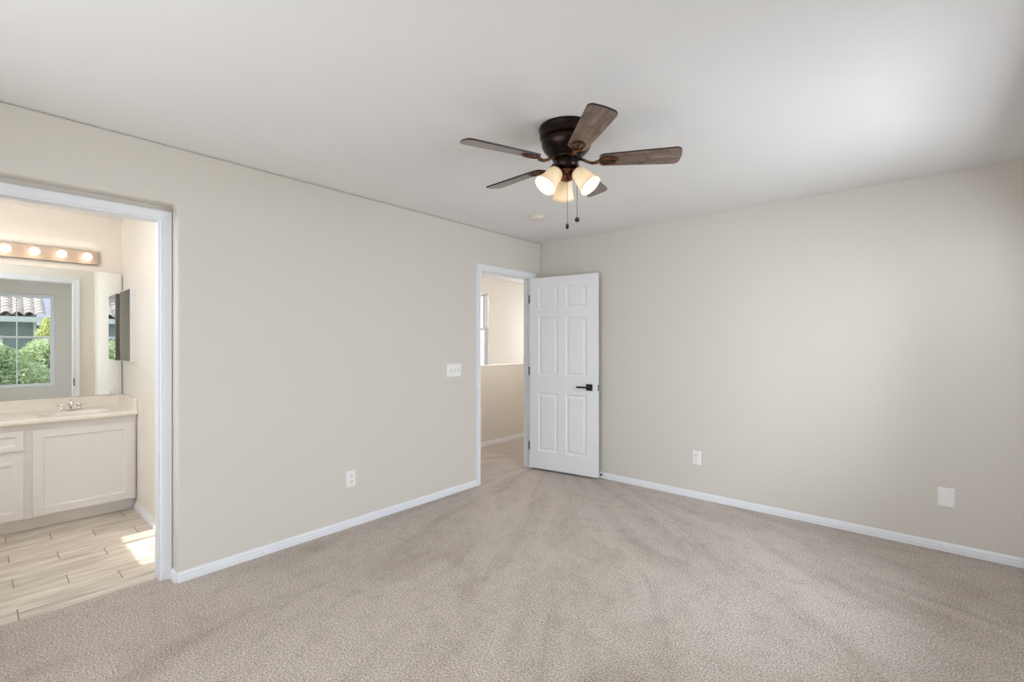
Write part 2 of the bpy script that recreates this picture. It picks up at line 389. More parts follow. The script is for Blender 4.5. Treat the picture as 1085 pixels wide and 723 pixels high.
bm = bmesh.new(); slab_wall(bm, 1, YB-.12, YB, 0, W, 0, H, [FILL_OPENING]); struct('wall_front', bm, 'wall')
bm = bmesh.new(); box(bm, .15, 4.2, YB-2.9, YB-.13, 2.30, 2.42); struct('ceiling_sun_blocker', bm, 'ceiling')  # roof added out of view to keep sun out of the fill opening
bm = bmesh.new(); box(bm, .15, 4.2, YB-2.9, YB-.13, -.2, -.08); struct('floor_added_slab', bm, 'stucco')  # slab added below the unseen sun-blocking roof
bm = bmesh.new(); box(bm, 0, W+.15, YB-.12, .12, H, H+.1); box(bm, -2.45, 0, -5.6, 3.2, H, H+.1); struct('ceiling', bm, 'ceiling')
# carpet: bedroom, hall and the strip under the bathroom recess
bm = bmesh.new(); box(bm, 0, W+.15, YB-.12, .12, -.12, 0); box(bm, -.145, 0, REC[0], REC[1], -.12, 0); box(bm, -1.24, 0, -3.10, 3.1, -.12, 0)
struct('floor', bm, 'carpet')
bm = bmesh.new(); box(bm, -2.40, -.145, -5.52, -3.10, -.12, -.004); struct('floor_bathroom', bm, 'tile')

# bathroom shell
bm = bmesh.new(); slab_wall(bm, 1, -3.234, -3.10, -2.40, -.17, 0, H); struct('wall_bathroom_side', bm, 'bathwall')
bm = bmesh.new(); slab_wall(bm, 0, -2.36, -2.24, -5.52, -3.234, 0, H); struct('wall_bathroom_back', bm, 'bathwall')
BW = (-1.045, -.40)
bm = bmesh.new(); slab_wall(bm, 1, -5.52, -5.40, -2.24, -.17, 0, H, [(BW[0], BW[1], 1.372, 2.06)]); struct('wall_bathroom_end', bm, 'bathwall')
bm = bmesh.new(); slab_wall(bm, 0, -.182, -.17, -5.40, -3.234, 0, H, [(BD[0]-.012, BD[1]+.012, 0, BDZ+.012)]); struct('wall_bathroom_door', bm, 'bathwall')
# hall shell: guard wall, stairwell walls
bm = bmesh.new(); slab_wall(bm, 0, -1.235, -1.12, -3.10, 3.1, 0, 1.055); struct('wall_hall_guard', bm, 'hallwall', bevel=.006)
SW = (.80, 1.575); SZ = (.90, 2.17)
bm = bmesh.new(); slab_wall(bm, 0, -2.45, -2.30, -3.10, 3.1, -1.2, H, [(SW[0], SW[1], *SZ)]); struct('wall_stairwell', bm, 'hallwall', bevel=.005)
bm = bmesh.new(); slab_wall(bm, 1, 3.1, 3.2, -2.45, .05, -1.2, H, [(-2.15, -1.35, .9, 2.1)]); struct('wall_hall_end', bm, 'hallwall')  # hole in the end wall added for the hall fill lamp
bm = bmesh.new(); slab_wall(bm, 0, -T, .02, .12, 3.1, 0, H); struct('wall_hall_right', bm, 'hallwall')
bm = bmesh.new(); box(bm, -2.30, -1.12, -3.1, 3.1, -1.3, -1.2); struct('floor_stairwell', bm, 'carpet')
bm = bmesh.new(); slab_wall(bm, 1, -3.10, -3.09, -2.30, -T, -1.2, H); struct('wall_hall_left', bm, 'hallwall')

# baseboards
bm = bmesh.new(); baseboard(bm, (0, REC[1]), (0, HALL[0]-.057), (1, 0)); baseboard(bm, (0, YB), (0, REC[0]), (1, 0)); baseboard(bm, (0, HALL[1]+.057), (0, 0), (1, 0))
struct('baseboard_left', bm, 'trim')
bm = bmesh.new(); baseboard(bm, (0, 0), (W, 0), (0, -1)); struct('baseboard_back', bm, 'trim')
bm = bmesh.new(); baseboard(bm, (W, YB), (W, 0), (-1, 0)); struct('baseboard_right', bm, 'trim')
bm = bmesh.new(); baseboard(bm, (0, YB), (W, YB), (0, 1)); struct('baseboard_front', bm, 'trim')
bm = bmesh.new(); baseboard(bm, (-1.12, -3.09), (-1.12, 3.1), (1, 0)); baseboard(bm, (-T, -3.09), (-T, HALL[0]-.057), (-1, 0)); struct('baseboard_hall', bm, 'trim')
bm = bmesh.new(); baseboard(bm, (-1.70, -3.234), (-.182, -3.234), (0, -1), -.004); struct('baseboard_bathroom', bm, 'trim')
bm = bmesh.new(); baseboard(bm, (-.083, REC[1]), (0, REC[1]), (0, -1)); struct('baseboard_recess', bm, 'trim')

# door jambs and casings
def jamb(bm, x0, x1, y0, y1, z1, t=.012):
    box(bm, x0, x1, y0-t, y0, 0, z1+t); box(bm, x0, x1, y1, y1+t, 0, z1+t); box(bm, x0, x1, y0, y1, z1, z1+t)
bm = bmesh.new(); jamb(bm, -T, .001, HALL[0], HALL[1], 2.033)
box(bm, -.055, -.040, HALL[0], HALL[0]+.010, 0, 2.033); box(bm, -.055, -.040, HALL[1]-.010, HALL[1], 0, 2.033); box(bm, -.055, -.040, HALL[0], HALL[1], 2.023, 2.033)
casing(bm, HALL[0]-.006, HALL[1]+.004, 2.039, 0, 1); casing(bm, HALL[0]-.006, HALL[1]+.006, 2.039, -T, -1)
tr1 = struct('trim_1', bm, 'trim')
for z in (.20, 1.00, 1.77): link('hinge_leaf', bx(-.030, .002, HALL[1]-.0025, HALL[1]+.001, z, z+.089), 'black', tr1)
bm = bmesh.new(); jamb(bm, -.182, -T-.001, BD[0], BD[1], BDZ-.0)
casing(bm, BD[0]-.004, BD[1]+.004, BDZ+.0, -T, 1); casing(bm, BD[0]-.006, BD[1]+.006, BDZ+.006, -.182, -1)
tr2 = struct('trim_2', bm, 'trim')
link('strike_plate', bx(-.200, -.190, -3.413, -3.404, .85, .94), 'black', tr2)

# ------------------------------------------------------------------ windows
def window(name, wx, y0, y1, z0, z1, depth, s, centre_bar=True, f=.028, g=.026):
    """single-hung vinyl window in the wall opening; glass plane at wx, s = outward direction."""
    root = empty(name, (wx, (y0+y1)/2, z0)); root['kind'] = 'structure'
    cy = (y0+y1)/2; a, b = y0-cy, y1-cy; h = z1-z0
    bm = bmesh.new(); d0, d1 = -.03*s, .045*s
    lo, hi = min(d0, d1), max(d0, d1)
    box(bm, lo, hi, a, a+f, 0, h); box(bm, lo, hi, b-f, b, 0, h); box(bm, lo, hi, a+f, b-f, 0, f); box(bm, lo, hi, a+f, b-f, h-f, h)
    link('window_frame', bm, 'vinyl', root, bevel=.004)
    mid = h*.535
    for nm, zz0, zz1, off in (('upper_sash', mid-.018, h-f, .022*s), ('lower_sash', f, mid+.018, -.004*s)):
        bm = bmesh.new(); lo, hi = sorted((off-.012, off+.012)); A, B = a+f, b-f
        box(bm, lo, hi, A, A+g, zz0, zz1); box(bm, lo, hi, B-g, B, zz0, zz1); box(bm, lo, hi, A+g, B-g, zz0, zz0+g); box(bm, lo, hi, A+g, B-g, zz1-g, zz1)
        sash = link(nm, bm, 'vinyl', root, bevel=.003)
        link('glass_pane', bx(off-.002, off+.002, A+g, B-g, zz0+g, zz1-g), 'glass', sash)
        if centre_bar: link('muntin', bx(off-.006, off+.006, -.008, .008, zz0+g, zz1-g), 'vinyl', sash)
    return root
window('window_1', W+.095, WA[0], WA[1], *WZ, .1, 1)
window('window_2', W+.095, WB[0], WB[1], *WZ, .1, 1)
window('window_3', -2.395, SW[0], SW[1], *SZ, .1, -1, False, .014, .022)
w4 = empty('window_4', (0, -5.46, 0)); w4['kind'] = 'structure'
bm = bmesh.new()
for a, b, c, d in ((BW[0], BW[0]+.01, 1.372, 2.06), (BW[1]-.02, BW[1], 1.372, 2.06), (BW[0], BW[1], 1.372, 1.392), (BW[0], BW[1], 2.04, 2.06), (-.915, -.868, 1.392, 2.04)): box(bm, a, b, -.02, .02, c, d)
link('window_frame', bm, 'vinyl', w4); link('glass_pane', bx(BW[0]+.02, BW[1]-.02, -.002, .002, 1.392, 2.04), 'glass', w4)

# ------------------------------------------------------------------ hall door, swung open against the far wall
door = empty('door_1', (.006, HALL[1], 0), R(8.2)); door['kind'] = 'structure'
dt = .035; DW = .768; D0 = .022; DH = 2.010
bm = bmesh.new()
PN = [(x0, x1, z0-D0, z1-D0) for x0, x1 in ((.106, .332), (.425, .651)) for z0, z1 in ((.211, .82), (1.008, 1.61), (1.70, 1.922))]
panel_slab(bm, DW, DH, dt, PN, [(.004, .005), (.013, .007), (.018, .007), (.038, .002)])
link('door_slab', bm, 'door', door, loc=(0, -dt, D0), bevel=.0012, segs=1)
# lever set
for s in (-1, 1):
    yy = -dt if s < 0 else 0
    bm = bmesh.new(); a, b = sorted((yy, yy+s*.008)); box(bm, .650, .716, a, b, .872, .938)
    a, b = sorted((yy+s*.008, yy+s*.030)); box(bm, .672, .694, a, b, .894, .916)
    r_ = link('door_handle', bm, 'black', door, bevel=.0015)
    bm = bmesh.new(); a, b = sorted((yy+s*.030, yy+s*.045)); box(bm, .560, .694, a, b, .896, .914); link('lever', bm, 'black', r_, bevel=.0015)
bm = bmesh.new(); box(bm, DW-.001, DW+.0015, -.029, -.006, .877, .933); lt = link('latch_plate', bm, 'black', door)
bm = bmesh.new(); box(bm, DW+.0015, DW+.009, -.023, -.012, .896, .914); link('latch_bolt', bm, 'steel', lt, bevel=.002)
for z in (.20, 1.00, 1.77):
    bm = bmesh.new(); tube(bm, [(0, 0, z), (0, 0, z+.09)], .0062, 12); box(bm, -.0035, .0, -dt+.002, -.002, z, z+.089)
    box(bm, -.005, 0.0, -.012, -.001, z, z+.089)
    link('hinge', bm, 'black', door)

# ------------------------------------------------------------------ ceiling fan
FX, FY = 1.775, -2.118
fan = tag(empty('ceiling_fan', (FX, FY, H)), 'dark bronze five-blade ceiling fan with three lit frosted glass shades, hugging the ceiling', 'ceiling fan')
bm = bmesh.new()
lathe(bm, [(0, 0), (.139, 0), (.141, -.006), (.140, -.012), (.135, -.022), (.136, -.04), (.134, -.052), (.124, -.058), (.118, -.060), (0, -.060)], 56)
link('canopy', bm, 'bronze', fan, smooth=True).modifiers.new('e', 'EDGE_SPLIT').split_angle = R(40)
bm = bmesh.new()
lathe(bm, [(0, -.058), (.116, -.058), (.126, -.064), (.128, -.075), (.125, -.092), (.117, -.108), (.103, -.124), (.090, -.136), (.082, -.142), (.078, -.147), (0, -.147)], 56)
mot = link('motor_housing', bm, 'bronze', fan, smooth=True)
bm = bmesh.new()
lathe(bm, [(0, -.145), (.072, -.145), (.074, -.150), (.072, -.158), (.060, -.161), (0, -.161)], 48)
link('flywheel', bm, 'bronze', fan, smooth=True)
bm = bmesh.new()
lathe(bm, [(0, -.160), (.057, -.160), (.062, -.165), (.062, -.188), (.057, -.201), (.047, -.211), (.034, -.216), (0, -.216)], 40)
link('switch_housing', bm, 'bronze', fan, smooth=True)
bm = bmesh.new()
lathe(bm, [(0, -.212), (.034, -.212), (.042, -.217), (.040, -.223), (.030, -.230), (.027, -.237), (.033, -.244), (.035, -.255), (.027, -.264), (.012, -.270), (0, -.271)], 36)
fit = link('light_fitter', bm, 'bronze2', fan, smooth=True)
BLZ = -.170; TIP = .562
def blade_outline():
    """paddle blade: rounded root, straight sides, rounded tip corners (x outward)."""
    pts = []
    x0, x1 = .165, TIP; w0, w1 = .047, .066
    def arc(cx, cy, r, a0, a1, n=7): return [(cx+r*math.cos(R(a0+(a1-a0)*i/n)), cy+r*math.sin(R(a0+(a1-a0)*i/n))) for i in range(n+1)]
    rt = .030
    pts += arc(x1-rt, -w1+rt, rt, -90, -12)
    pts += [(x1+.004, 0)]
    pts += arc(x1-rt, w1-rt, rt, 12, 90)
    pts += arc(x0+.030, w0-.030, .030, 90, 160, 6)
    pts += arc(x0+.030, -w0+.030, .030, 200, 270, 6)
    return pts
def make_blade(parent):
    piv = bmesh.new(); th = .0045
    o_ = blade_outline(); top = [piv.verts.new((x, y, th)) for x, y in o_]; bot = [piv.verts.new((x, y, -th)) for x, y in o_]
    piv.faces.new(top); piv.faces.new(bot[::-1])
    for i in range(len(o_)):
        j = (i+1) % len(o_); f = piv.faces.new((top[i], bot[i], bot[j], top[j])); f.material_index = 1
    b = link('blade', piv, ['blade', 'bladeedge'], parent, bevel=.0015)
    # cast blade iron: arm from the flywheel, flaring into an open oval plate under the blade
    bm = bmesh.new(); n = 28; cx, rx, ry, wd_ = .205, .044, .027, .008
    rings = []
    for i in range(n):
        a = 2*math.pi*i/n; c, s = math.cos(a), math.sin(a)
        squash = 1-.22*max(0, -c)
        prof = [(-wd_, -.0065), (-wd_*.4, -.0125), (wd_*.4, -.0125), (wd_, -.0065)]
        rings.append([bm.verts.new((cx+(rx+p)*c, (ry+p)*s*squash, z)) for p, z in prof])
    for i in range(n):
        j = (i+1) % n
        for k in range(4): bm.faces.new((rings[i][k], rings[j][k], rings[j][(k+1) % 4], rings[i][(k+1) % 4]))
    tube(bm, [(cx-rx+.002, 0, -.010), (.150, 0, -.014), (.132, .0, -.016), (.110, 0, -.008), (.085, 0, .006), (.066, 0, .014)], [.010, .0095, .008, .0075, .008, .009], 10)
    box(bm, cx-.038, cx+.036, -.007, .007, -.0075, -.0045)
    link('blade_iron', bm, 'bronze3', b, smooth=True, bevel=0)
    return b
b0 = make_blade(fan)
def place_blade(b, ang):
    b.matrix_local = Matrix.Translation((0, 0, BLZ)) @ Matrix.Rotation(R(ang), 4, 'Z') @ Matrix.Rotation(R(-13), 4, 'X')
for k in range(5):
    if k == 0: b = b0
    else:
        b = b0.copy(); col.objects.link(b); b.parent = fan
        for ch in b0.children:
            c = ch.copy(); col.objects.link(c); c.parent = b
    place_blade(b, -40.3+72*k)
# light kit: arms, shades, bulbs
TOCAM = -49.13   # azimuth from the fan to the camera side
def make_shade(az, ):
    d = Vector((math.cos(R(az)), math.sin(R(az)), 0)); tilt = R(50)
    ax = (d*math.cos(tilt)+Vector((0, 0, -math.sin(tilt)))).normalized()
    neck = d*.055+Vector((0, 0, -.225))
    bm = bmesh.new()
    tube(bm, [d*.024+Vector((0, 0, -.221)), d*.042+Vector((0, 0, -.217)), neck], .010, 12)
    q = ax.to_track_quat('Z', 'Y').to_matrix().to_4x4(); MT = Matrix.Translation(neck) @ q
    lathe(bm, [(0, -.012), (.016, -.012), (.026, -.006), (.031, .004), (.031, .014), (.029, .016), (0, .016)], 24, MT)
    arm = link('lamp_arm', bm, 'bronze2', fan, smooth=True)
    bm = bmesh.new()
    L_ = .118
    out = [(.030, .006), (.0370, .012), (.0405, .028), (.0430, .052), (.0470, .078), (.0530, .102), (.0590, L_)]
    inn = [(r-.0028, z) for r, z in out[::-1]]
    lathe(bm, out+inn, 40, MT, caps=False)
    sh = link('lamp_shade', bm, 'shade', fan, smooth=True)
    bm = bmesh.new()
    lathe(bm, [(0, .018), (.012, .020), (.014, .034), (.022, .048), (.0275, .062), (.026, .078), (.018, .088), (0, .092)], 24, MT)
    link('light_bulb', bm, 'bulb', sh, smooth=True)
    p = MT @ Vector((0, 0, .098))
    l_ = lamp('fan_lamp_light', 'POINT', (FX+p.x, FY+p.y, H+p.z), 1.1, (1, .72, .45), shadow_soft_size=.012)
for az in (TOCAM+60, TOCAM-60, TOCAM+180): make_shade(az)
# pull chains
def chain(x, y, z0, z1, r, fob):
    bm = bmesh.new(); n = int((z0-z1)/.0055)
    for i in range(n):
        z = z0-(i+.5)*(z0-z1)/n; bmesh.ops.create_icosphere(bm, subdivisions=1, radius=r, matrix=Matrix.Translation((x, y, z)))
    tube(bm, [(x, y, z0), (x, y, z1)], r*.45, 6)
    c = link('pull_chain', bm, 'bronze', fan, smooth=True)
    bm = bmesh.new()
    if fob == 'ball': bmesh.ops.create_uvsphere(bm, u_segments=20, v_segments=12, radius=.0125, matrix=Matrix.Translation((x, y, z1-.011)))
    else: lathe(bm, [(0, 0), (.003, 0), (.0075, -.006), (.0085, -.014), (.007, -.024), (.003, -.028), (0, -.028)], 16, Matrix.Translation((x, y, z1)))
    link('chain_fob', bm, 'rubber', c, smooth=True)
Fv = Vector((-.6543, .7562)); Rv = Vector((.7562, .6543))
q = -Fv*.045; chain(q.x, q.y, -.20, -.497, .0019, 'drop')
q = Rv*.057+Fv*.01; chain(q.x, q.y, -.19, -.452, .0019, 'ball')

# ------------------------------------------------------------------ smoke detector
sd = tag(empty('smoke_detector', (.655, -.925, H)), 'small round ivory smoke detector on the ceiling beyond the fan', 'smoke detector')
bm = bmesh.new(); lathe(bm, [(0, 0), (.070, 0), (.070, -.008), (.066, -.010), (0, -.010)], 40); link('mounting_plate', bm, 'ivory', sd, smooth=True).modifiers.new('e', 'EDGE_SPLIT')
bm = bmesh.new(); lathe(bm, [(0, -.010), (.063, -.010), (.064, -.024), (.058, -.032), (.040, -.035), (.038, -.033), (.036, -.036), (0, -.037)], 40); link('cover', bm, 'ivory', sd, smooth=True)
bm = bmesh.new(); lathe(bm, [(0, -.0365), (.008, -.0365), (.008, -.039), (0, -.039)], 16, Matrix.Translation((.02, -.01, 0))); link('test_button', bm, 'plastic', sd)

# ------------------------------------------------------------------ wall plates (built facing -y, plate 0..)
def plate(bm, w, h, d=.006):
    prof = [(0, 0), (0, .002), (.004, d), ]
    def ring(i, y): return [bm.verts.new((x, y, z)) for x, z in ((-w/2+i, -h/2+i), (w/2-i, -h/2+i), (w/2-i, h/2-i), (-w/2+i, h/2-i))]
    a, b, c = ring(0, 0), ring(0, -.002), ring(.005, -d)
    for r1, r2 in ((a, b), (b, c)):
        for i in range(4): bm.faces.new((r1[i], r1[(i+1) % 4], r2[(i+1) % 4], r2[i]))
    bm.faces.new(a); bm.faces.new(c)
def outlet(loc, rz, label):
    r = tag(empty('wall_outlet', loc, rz), label, 'electrical outlet', None)
    bm = bmesh.new(); plate(bm, .074, .118); link('cover_plate', bm, 'plastic', r)
    for z in (.021, -.021):
        bm = bmesh.new(); n = 24; ring = []
        for i in range(n):
            a = 2*math.pi*i/n; ring.append((.0165*math.cos(a), max(-.0125, min(.0125, .0165*math.sin(a)))))
        f = [bm.verts.new((x, -.0085, zz+z)) for x, zz in ring]; b = [bm.verts.new((x, -.005, zz+z)) for x, zz in ring]
        bm.faces.new(f); bm.faces.new(b)
        for i in range(n): bm.faces.new((f[i], f[(i+1) % n], b[(i+1) % n], b[i]))
        s = link('socket', bm, 'plastic', r)
        bm = bmesh.new(); box(bm, -.0078, -.0052, -.0092, -.0086, z-.001, z+.009); box(bm, .0052, .0078, -.0092, -.0086, z-.001, z+.008)
        lathe(bm, [(0, 0), (.003, 0), (.003, .0006), (0, .0006)], 12, Matrix.Translation((0, -.0086, z-.007)) @ Matrix.Rotation(R(90), 4, 'X'))
        link('slots', bm, 'slot', s)
    bm = bmesh.new(); lathe(bm, [(0, 0), (.003, 0), (.002, .0012), (0, .0014)], 12, Matrix.Translation((0, -.006, 0)) @ Matrix.Rotation(R(90), 4, 'X')); link('screw', bm, 'steel', r)
    return r
outlet((0, -2.294, .350), R(90), 'white electrical outlet low on the left wall, left of the hall doorway')
outlet((1.690, 0, .350), 0, 'white electrical outlet low on the far wall, right of the open door')
bl = tag(empty('blank_wall_plate', (3.277, 0, .348)), 'plain white blank cover plate low on the far wall near its right end', 'wall plate')
bm = bmesh.new(); plate(bm, .080, .122); link('cover_plate', bm, 'plastic', bl)
for z in (.042, -.042):
    bm = bmesh.new(); lathe(bm, [(0, 0), (.003, 0), (.002, .0012), (0, .0014)], 12, Matrix.Translation((0, -.006, z)) @ Matrix.Rotation(R(90), 4, 'X')); link('screw', bm, 'plastic', bl)
sw = tag(empty('light_switch', (0, -1.285, 1.10), R(90)), 'white three-gang toggle light switch plate on the left wall beside the hall doorway', 'light switch')
bm = bmesh.new(); plate(bm, .168, .118); link('switch_plate', bm, 'plastic', sw)
for x in (-.046, 0, .046):
    bm = bmesh.new(); box(bm, x-.006, x+.006, -.0064, -.005, -.013, .013); link('toggle_slot', bm, 'ivory', sw)
    bm = bmesh.new(); box(bm, x-.0045, x+.0045, -.017, -.006, -.002, .008); bmesh.ops.rotate(bm, verts=bm.verts, cent=(x, -.006, 0), matrix=Matrix.Rotation(R(-22), 3, 'X')); link('toggle', bm, 'ivory', sw, bevel=.001)
# door stop on the far baseboard
ds = tag(empty('door_stop', (.790, -.011, .050)), 'black door stop on the far baseboard just right of the open door', 'door stop')
bm = bmesh.new(); rot = Matrix.Rotation(R(90), 4, 'X'); lathe(bm, [(0, 0), (.010, 0), (.009, .004), (.0045, .006), (.0045, .050), (0, .050)], 16, rot); link('rod', bm, 'trim', ds, smooth=True)
bm = bmesh.new(); lathe(bm, [(0, .046), (.0085, .047), (.0095, .052), (.0090, .062), (.005, .066), (0, .066)], 20, rot); link('rubber_tip', bm, 'rubber', ds, smooth=True)

# ------------------------------------------------------------------ bathroom: vanity, counter, faucet, mirror, lights
VX = -1.655
V0 = -4.95
van = tag(empty('vanity_cabinet', (VX, -4.0, 0)), 'long white bathroom vanity cabinet with recessed-panel doors under the cream countertop', 'cabinet')
def vlocal(o_): o_.parent = van; o_.location = (-VX, 4.0, 0); return o_
bm = bmesh.new(); box(bm, -2.235, VX+.0-.018, V0, -3.238, .088, .66); vlocal(link('carcass', bm, 'vanity', bevel=.001))
bm = bmesh.new(); slab_wall(bm, 0, VX-.018, VX, V0, -3.238,   .088, .767, [(-3.80, -3.275, .125, .69), (-4.36, -3.885, .125, .52), (-4.36, -3.885, .60, .705)]); vlocal(link('face_frame', bm, 'vanity', bevel=.001))
bm = bmesh.new(); box(bm, -2.2, VX-.055, V0, -3.238, -.003, .088); vlocal(link('toe_kick', bm, 'vanity'))
VP = [(.004, .001), (.009, .006), (.016, .008)]
def vdoor(name, y0, y1, z0, z1, rail):
    bm = bmesh.new(); w, h = y1-y0, z1-z0
    panel_slab(bm, w, h, .018, [(rail, w-rail, rail, h-rail)], VP, both=False)
    # slab faces -y locally -> turn to face +x
    bmesh.ops.rotate(bm, verts=bm.verts, cent=(0, 0, 0), matrix=Matrix.Rotation(R(90), 3, 'Z'))
    bmesh.ops.translate(bm, verts=bm.verts, vec=(VX+.018, y0, z0)); return vlocal(link(name, bm, 'vanity', bevel=.0015))
vdoor('cabinet_door', -3.826, -3.255, .100, .715, .052)
vdoor('cabinet_door', -4.375, -3.872, .100, .540, .052)
vdoor('drawer_front', -4.375, -3.872, .585, .718, .030)
vdoor('cabinet_door', -4.93, -4.42, .100, .715, .052)
ct = bmesh.new()
# counter top as a height field with an oval basin
cx, cy = -1.845, -3.59; X0, X1 = -2.235, -1.618; NXg, NYg = 44, 90; Y0c, Y1c = V0-.02, -3.2365
zt = .800
def ctz(x, y):
    d = ((x-cx)/.138)**2+((y-cy)/.215)**2
    if d >= 1: return zt+(.003 if d < 1.12 else 0)*(1-(d-1)/.12 if d < 1.12 else 0)
    return zt-.115*(1-d**1.6)
xs = [X0+(X1-X0)*i/NXg for i in range(NXg+1)]
ys = sorted({round(Y0c+(cy-.26-Y0c)*i/12, 5) for i in range(13)} | {round(cy-.26+.52*i/64, 5) for i in range(65)} | {round(cy+.26+(Y1c-cy-.26)*i/5, 5) for i in range(6)})
g = [[ct.verts.new((x, y, ctz(x, y))) for y in ys] for x in xs]
for i in range(len(xs)-1):
    for j in range(len(ys)-1): ct.faces.new((g[i][j], g[i+1][j], g[i+1][j+1], g[i][j+1]))
# front roll and underside
fr = [[ct.verts.new((X1+dx, y, zt-dz)) for y in ys] for dx, dz in ((.004, .002), (.006, .007), (.006, .026), (.002, .032), (-.014, .032))]
prev = g[-1]
for rrow in fr:
    for j in range(len(ys)-1): ct.faces.new((prev[j], prev[j+1], rrow[j+1], rrow[j]))
    prev = rrow
for j in (0, len(ys)-1):
    pass
u = [[ct.verts.new((x, y, min(zt-.032, ctz(x, y)-.012))) for y in ys] for x in xs[:-1]] + [fr[-1]]
for i in range(len(xs)-1):
    for j in range(len(ys)-1): ct.faces.new((u[i][j], u[i][j+1], u[i+1][j+1], u[i+1][j]))
for j in range(len(ys)-1): ct.faces.new((g[0][j], g[0][j+1], u[0][j+1], u[0][j]))
for j in (0, len(ys)-1):
    ct.faces.new([g[i][j] for i in range(len(xs))]+[r_[j] for r_ in fr]+[u[i][j] for i in range(len(xs)-2, -1, -1)])
top = link('vanity_countertop', ct, 'counter', smooth=True); top.modifiers.new('e', 'EDGE_SPLIT').split_angle = R(40)
tag(top, 'cream cultured marble countertop with an oval basin, on the white vanity', 'countertop')
bm = bmesh.new(); box(bm, -2.238, -2.216, V0-.02, -3.2365, zt-.002, .893); o = link('backsplash', bm, 'counter', top, bevel=.004)
bm = bmesh.new(); box(bm, -2.216, -1.625, -3.2555, -3.2355, zt-.002, .893); o = link('sidesplash', bm, 'counter', top, bevel=.004)
bm = bmesh.new(); lathe(bm, [(0, .003), (.020, .003), (.022, 0), (.022, -.004), (0, -.004)], 20, Matrix.Translation((cx, cy, zt-.113))); link('drain', bm, 'chrome', top, smooth=True)

fa = tag(empty('bathroom_faucet', (-2.025, -3.59, zt+.0005)), 'small chrome two-handle faucet on the cream bathroom countertop', 'faucet')
bm = bmesh.new()
n = 28; rg = []
for sc_, z in ((1, 0), (1, .010), (.86, .018)):
    rg.append([bm.verts.new(((.024*math.cos(2*math.pi*i/n))*sc_, (.050*(1 if math.sin(2*math.pi*i/n) > 0 else -1)*(abs(math.sin(2*math.pi*i/n)) > .02)+.026*math.sin(2*math.pi*i/n))*sc_, z)) for i in range(n)])
for a, b in zip(rg, rg[1:]):
    for i in range(n): bm.faces.new((a[i], a[(i+1) % n], b[(i+1) % n], b[i]))
bm.faces.new(rg[0]); bm.faces.new(rg[-1]); link('base_plate', bm, 'chrome', fa, bevel=.002)
bm = bmesh.new(); tube(bm, [(0, 0, .012), (0, 0, .040), (.018, 0, .062), (.055, 0, .068), (.090, 0, .058), (.098, 0, .048)], [.017, .016, .015, .013, .011, .010], 14); link('spout', bm, 'chrome', fa, smooth=True)
bm = bmesh.new(); tube(bm, [(-.016, 0, .03), (-.016, 0, .082)], .0025, 8); bmesh.ops.create_uvsphere(bm, u_segments=12, v_segments=8, radius=.006, matrix=Matrix.Translation((-.016, 0, .084))); link('lift_rod', bm, 'chrome', fa, smooth=True)
for s in (-1, 1):
    bm = bmesh.new(); lathe(bm, [(0, .014), (.018, .014), (.016, .024), (.012, .032), (.017, .038), (.019, .048), (.014, .055), (0, .057)], 20, Matrix.Translation((0, s*.051, 0)))
    tube(bm, [(0, s*.051, .046), (.012, s*.074, .050), (.016, s*.084, .050)], [.006, .005, .0055], 8); link('handle', bm, 'chrome', fa, smooth=True)

# big plate mirror, standing slightly off the wall at its right end
mir = empty('vanity_mirror', (-2.209, -3.240, .894), 0)
tag(mir, 'large frameless plate mirror above the cream countertop reflecting the bedroom window', 'mirror')
bm = bmesh.new(); box(bm, -.005, 0, -1.58, 0, 0, 1.066); mg = link('mirror_glass', bm, 'mirror', mir)
bm = bmesh.new(); box(bm, -.008, -.0052, -1.578, -.001, .001, 1.065); link('mirror_backing', bm, 'slot', mir)
mir.rotation_euler = (0, 0, -.017)

LBY0 = -4.335
lb = tag(empty('vanity_light_bar', (-2.24, -3.87, 2.073)), 'satin metal light bar with round globe bulbs glowing above the mirror', 'wall light')
bm = bmesh.new(); box(bm, 0, .028, LBY0+3.87, -3.395+3.87, -.058, .058); link('back_plate', bm, 'barplate', lb, bevel=.004)
rotx = Matrix.Rotation(R(90), 4, 'Y')
for i in range(6):
    y = -3.473-.1565*i+3.87
    bm = bmesh.new(); lathe(bm, [(0, .026), (.024, .026), (.024, .032), (.019, .036), (.018, .052), (0, .052)], 20, Matrix.Translation((0, y, 0)) @ rotx)
    s_ = link('lamp_holder', bm, 'barplate', lb, smooth=True)
    bm = bmesh.new(); lathe(bm, [(0, .050), (.013, .050), (.015, .056)]+[(.029*math.sin(R(a)), .082-.029*math.cos(R(a))) for a in range(32, 177, 12)]+[(0, .111)], 24, Matrix.Translation((0, y, 0)) @ rotx)
    link('globe_bulb', bm, 'globe', s_, smooth=True)

mc = tag(empty('medicine_cabinet', (-1.895, -3.234, 1.19)), 'narrow mirrored medicine cabinet on the cream side wall beside the large mirror', 'medicine cabinet')
bm = bmesh.new(); box(bm, -.203, .203, -.022, 0, 0, .60); link('cabinet_body', bm, 'vanity', mc, bevel=.001)
bm = bmesh.new(); box(bm, -.205, .205, -.036, -.022, -.002, .602); link('door_frame', bm, 'vanity', mc, bevel=.001)
bm = bmesh.new(); box(bm, -.198, .198, -.0375, -.0355, .005, .595); link('mirror_door', bm, 'mirror', mc)

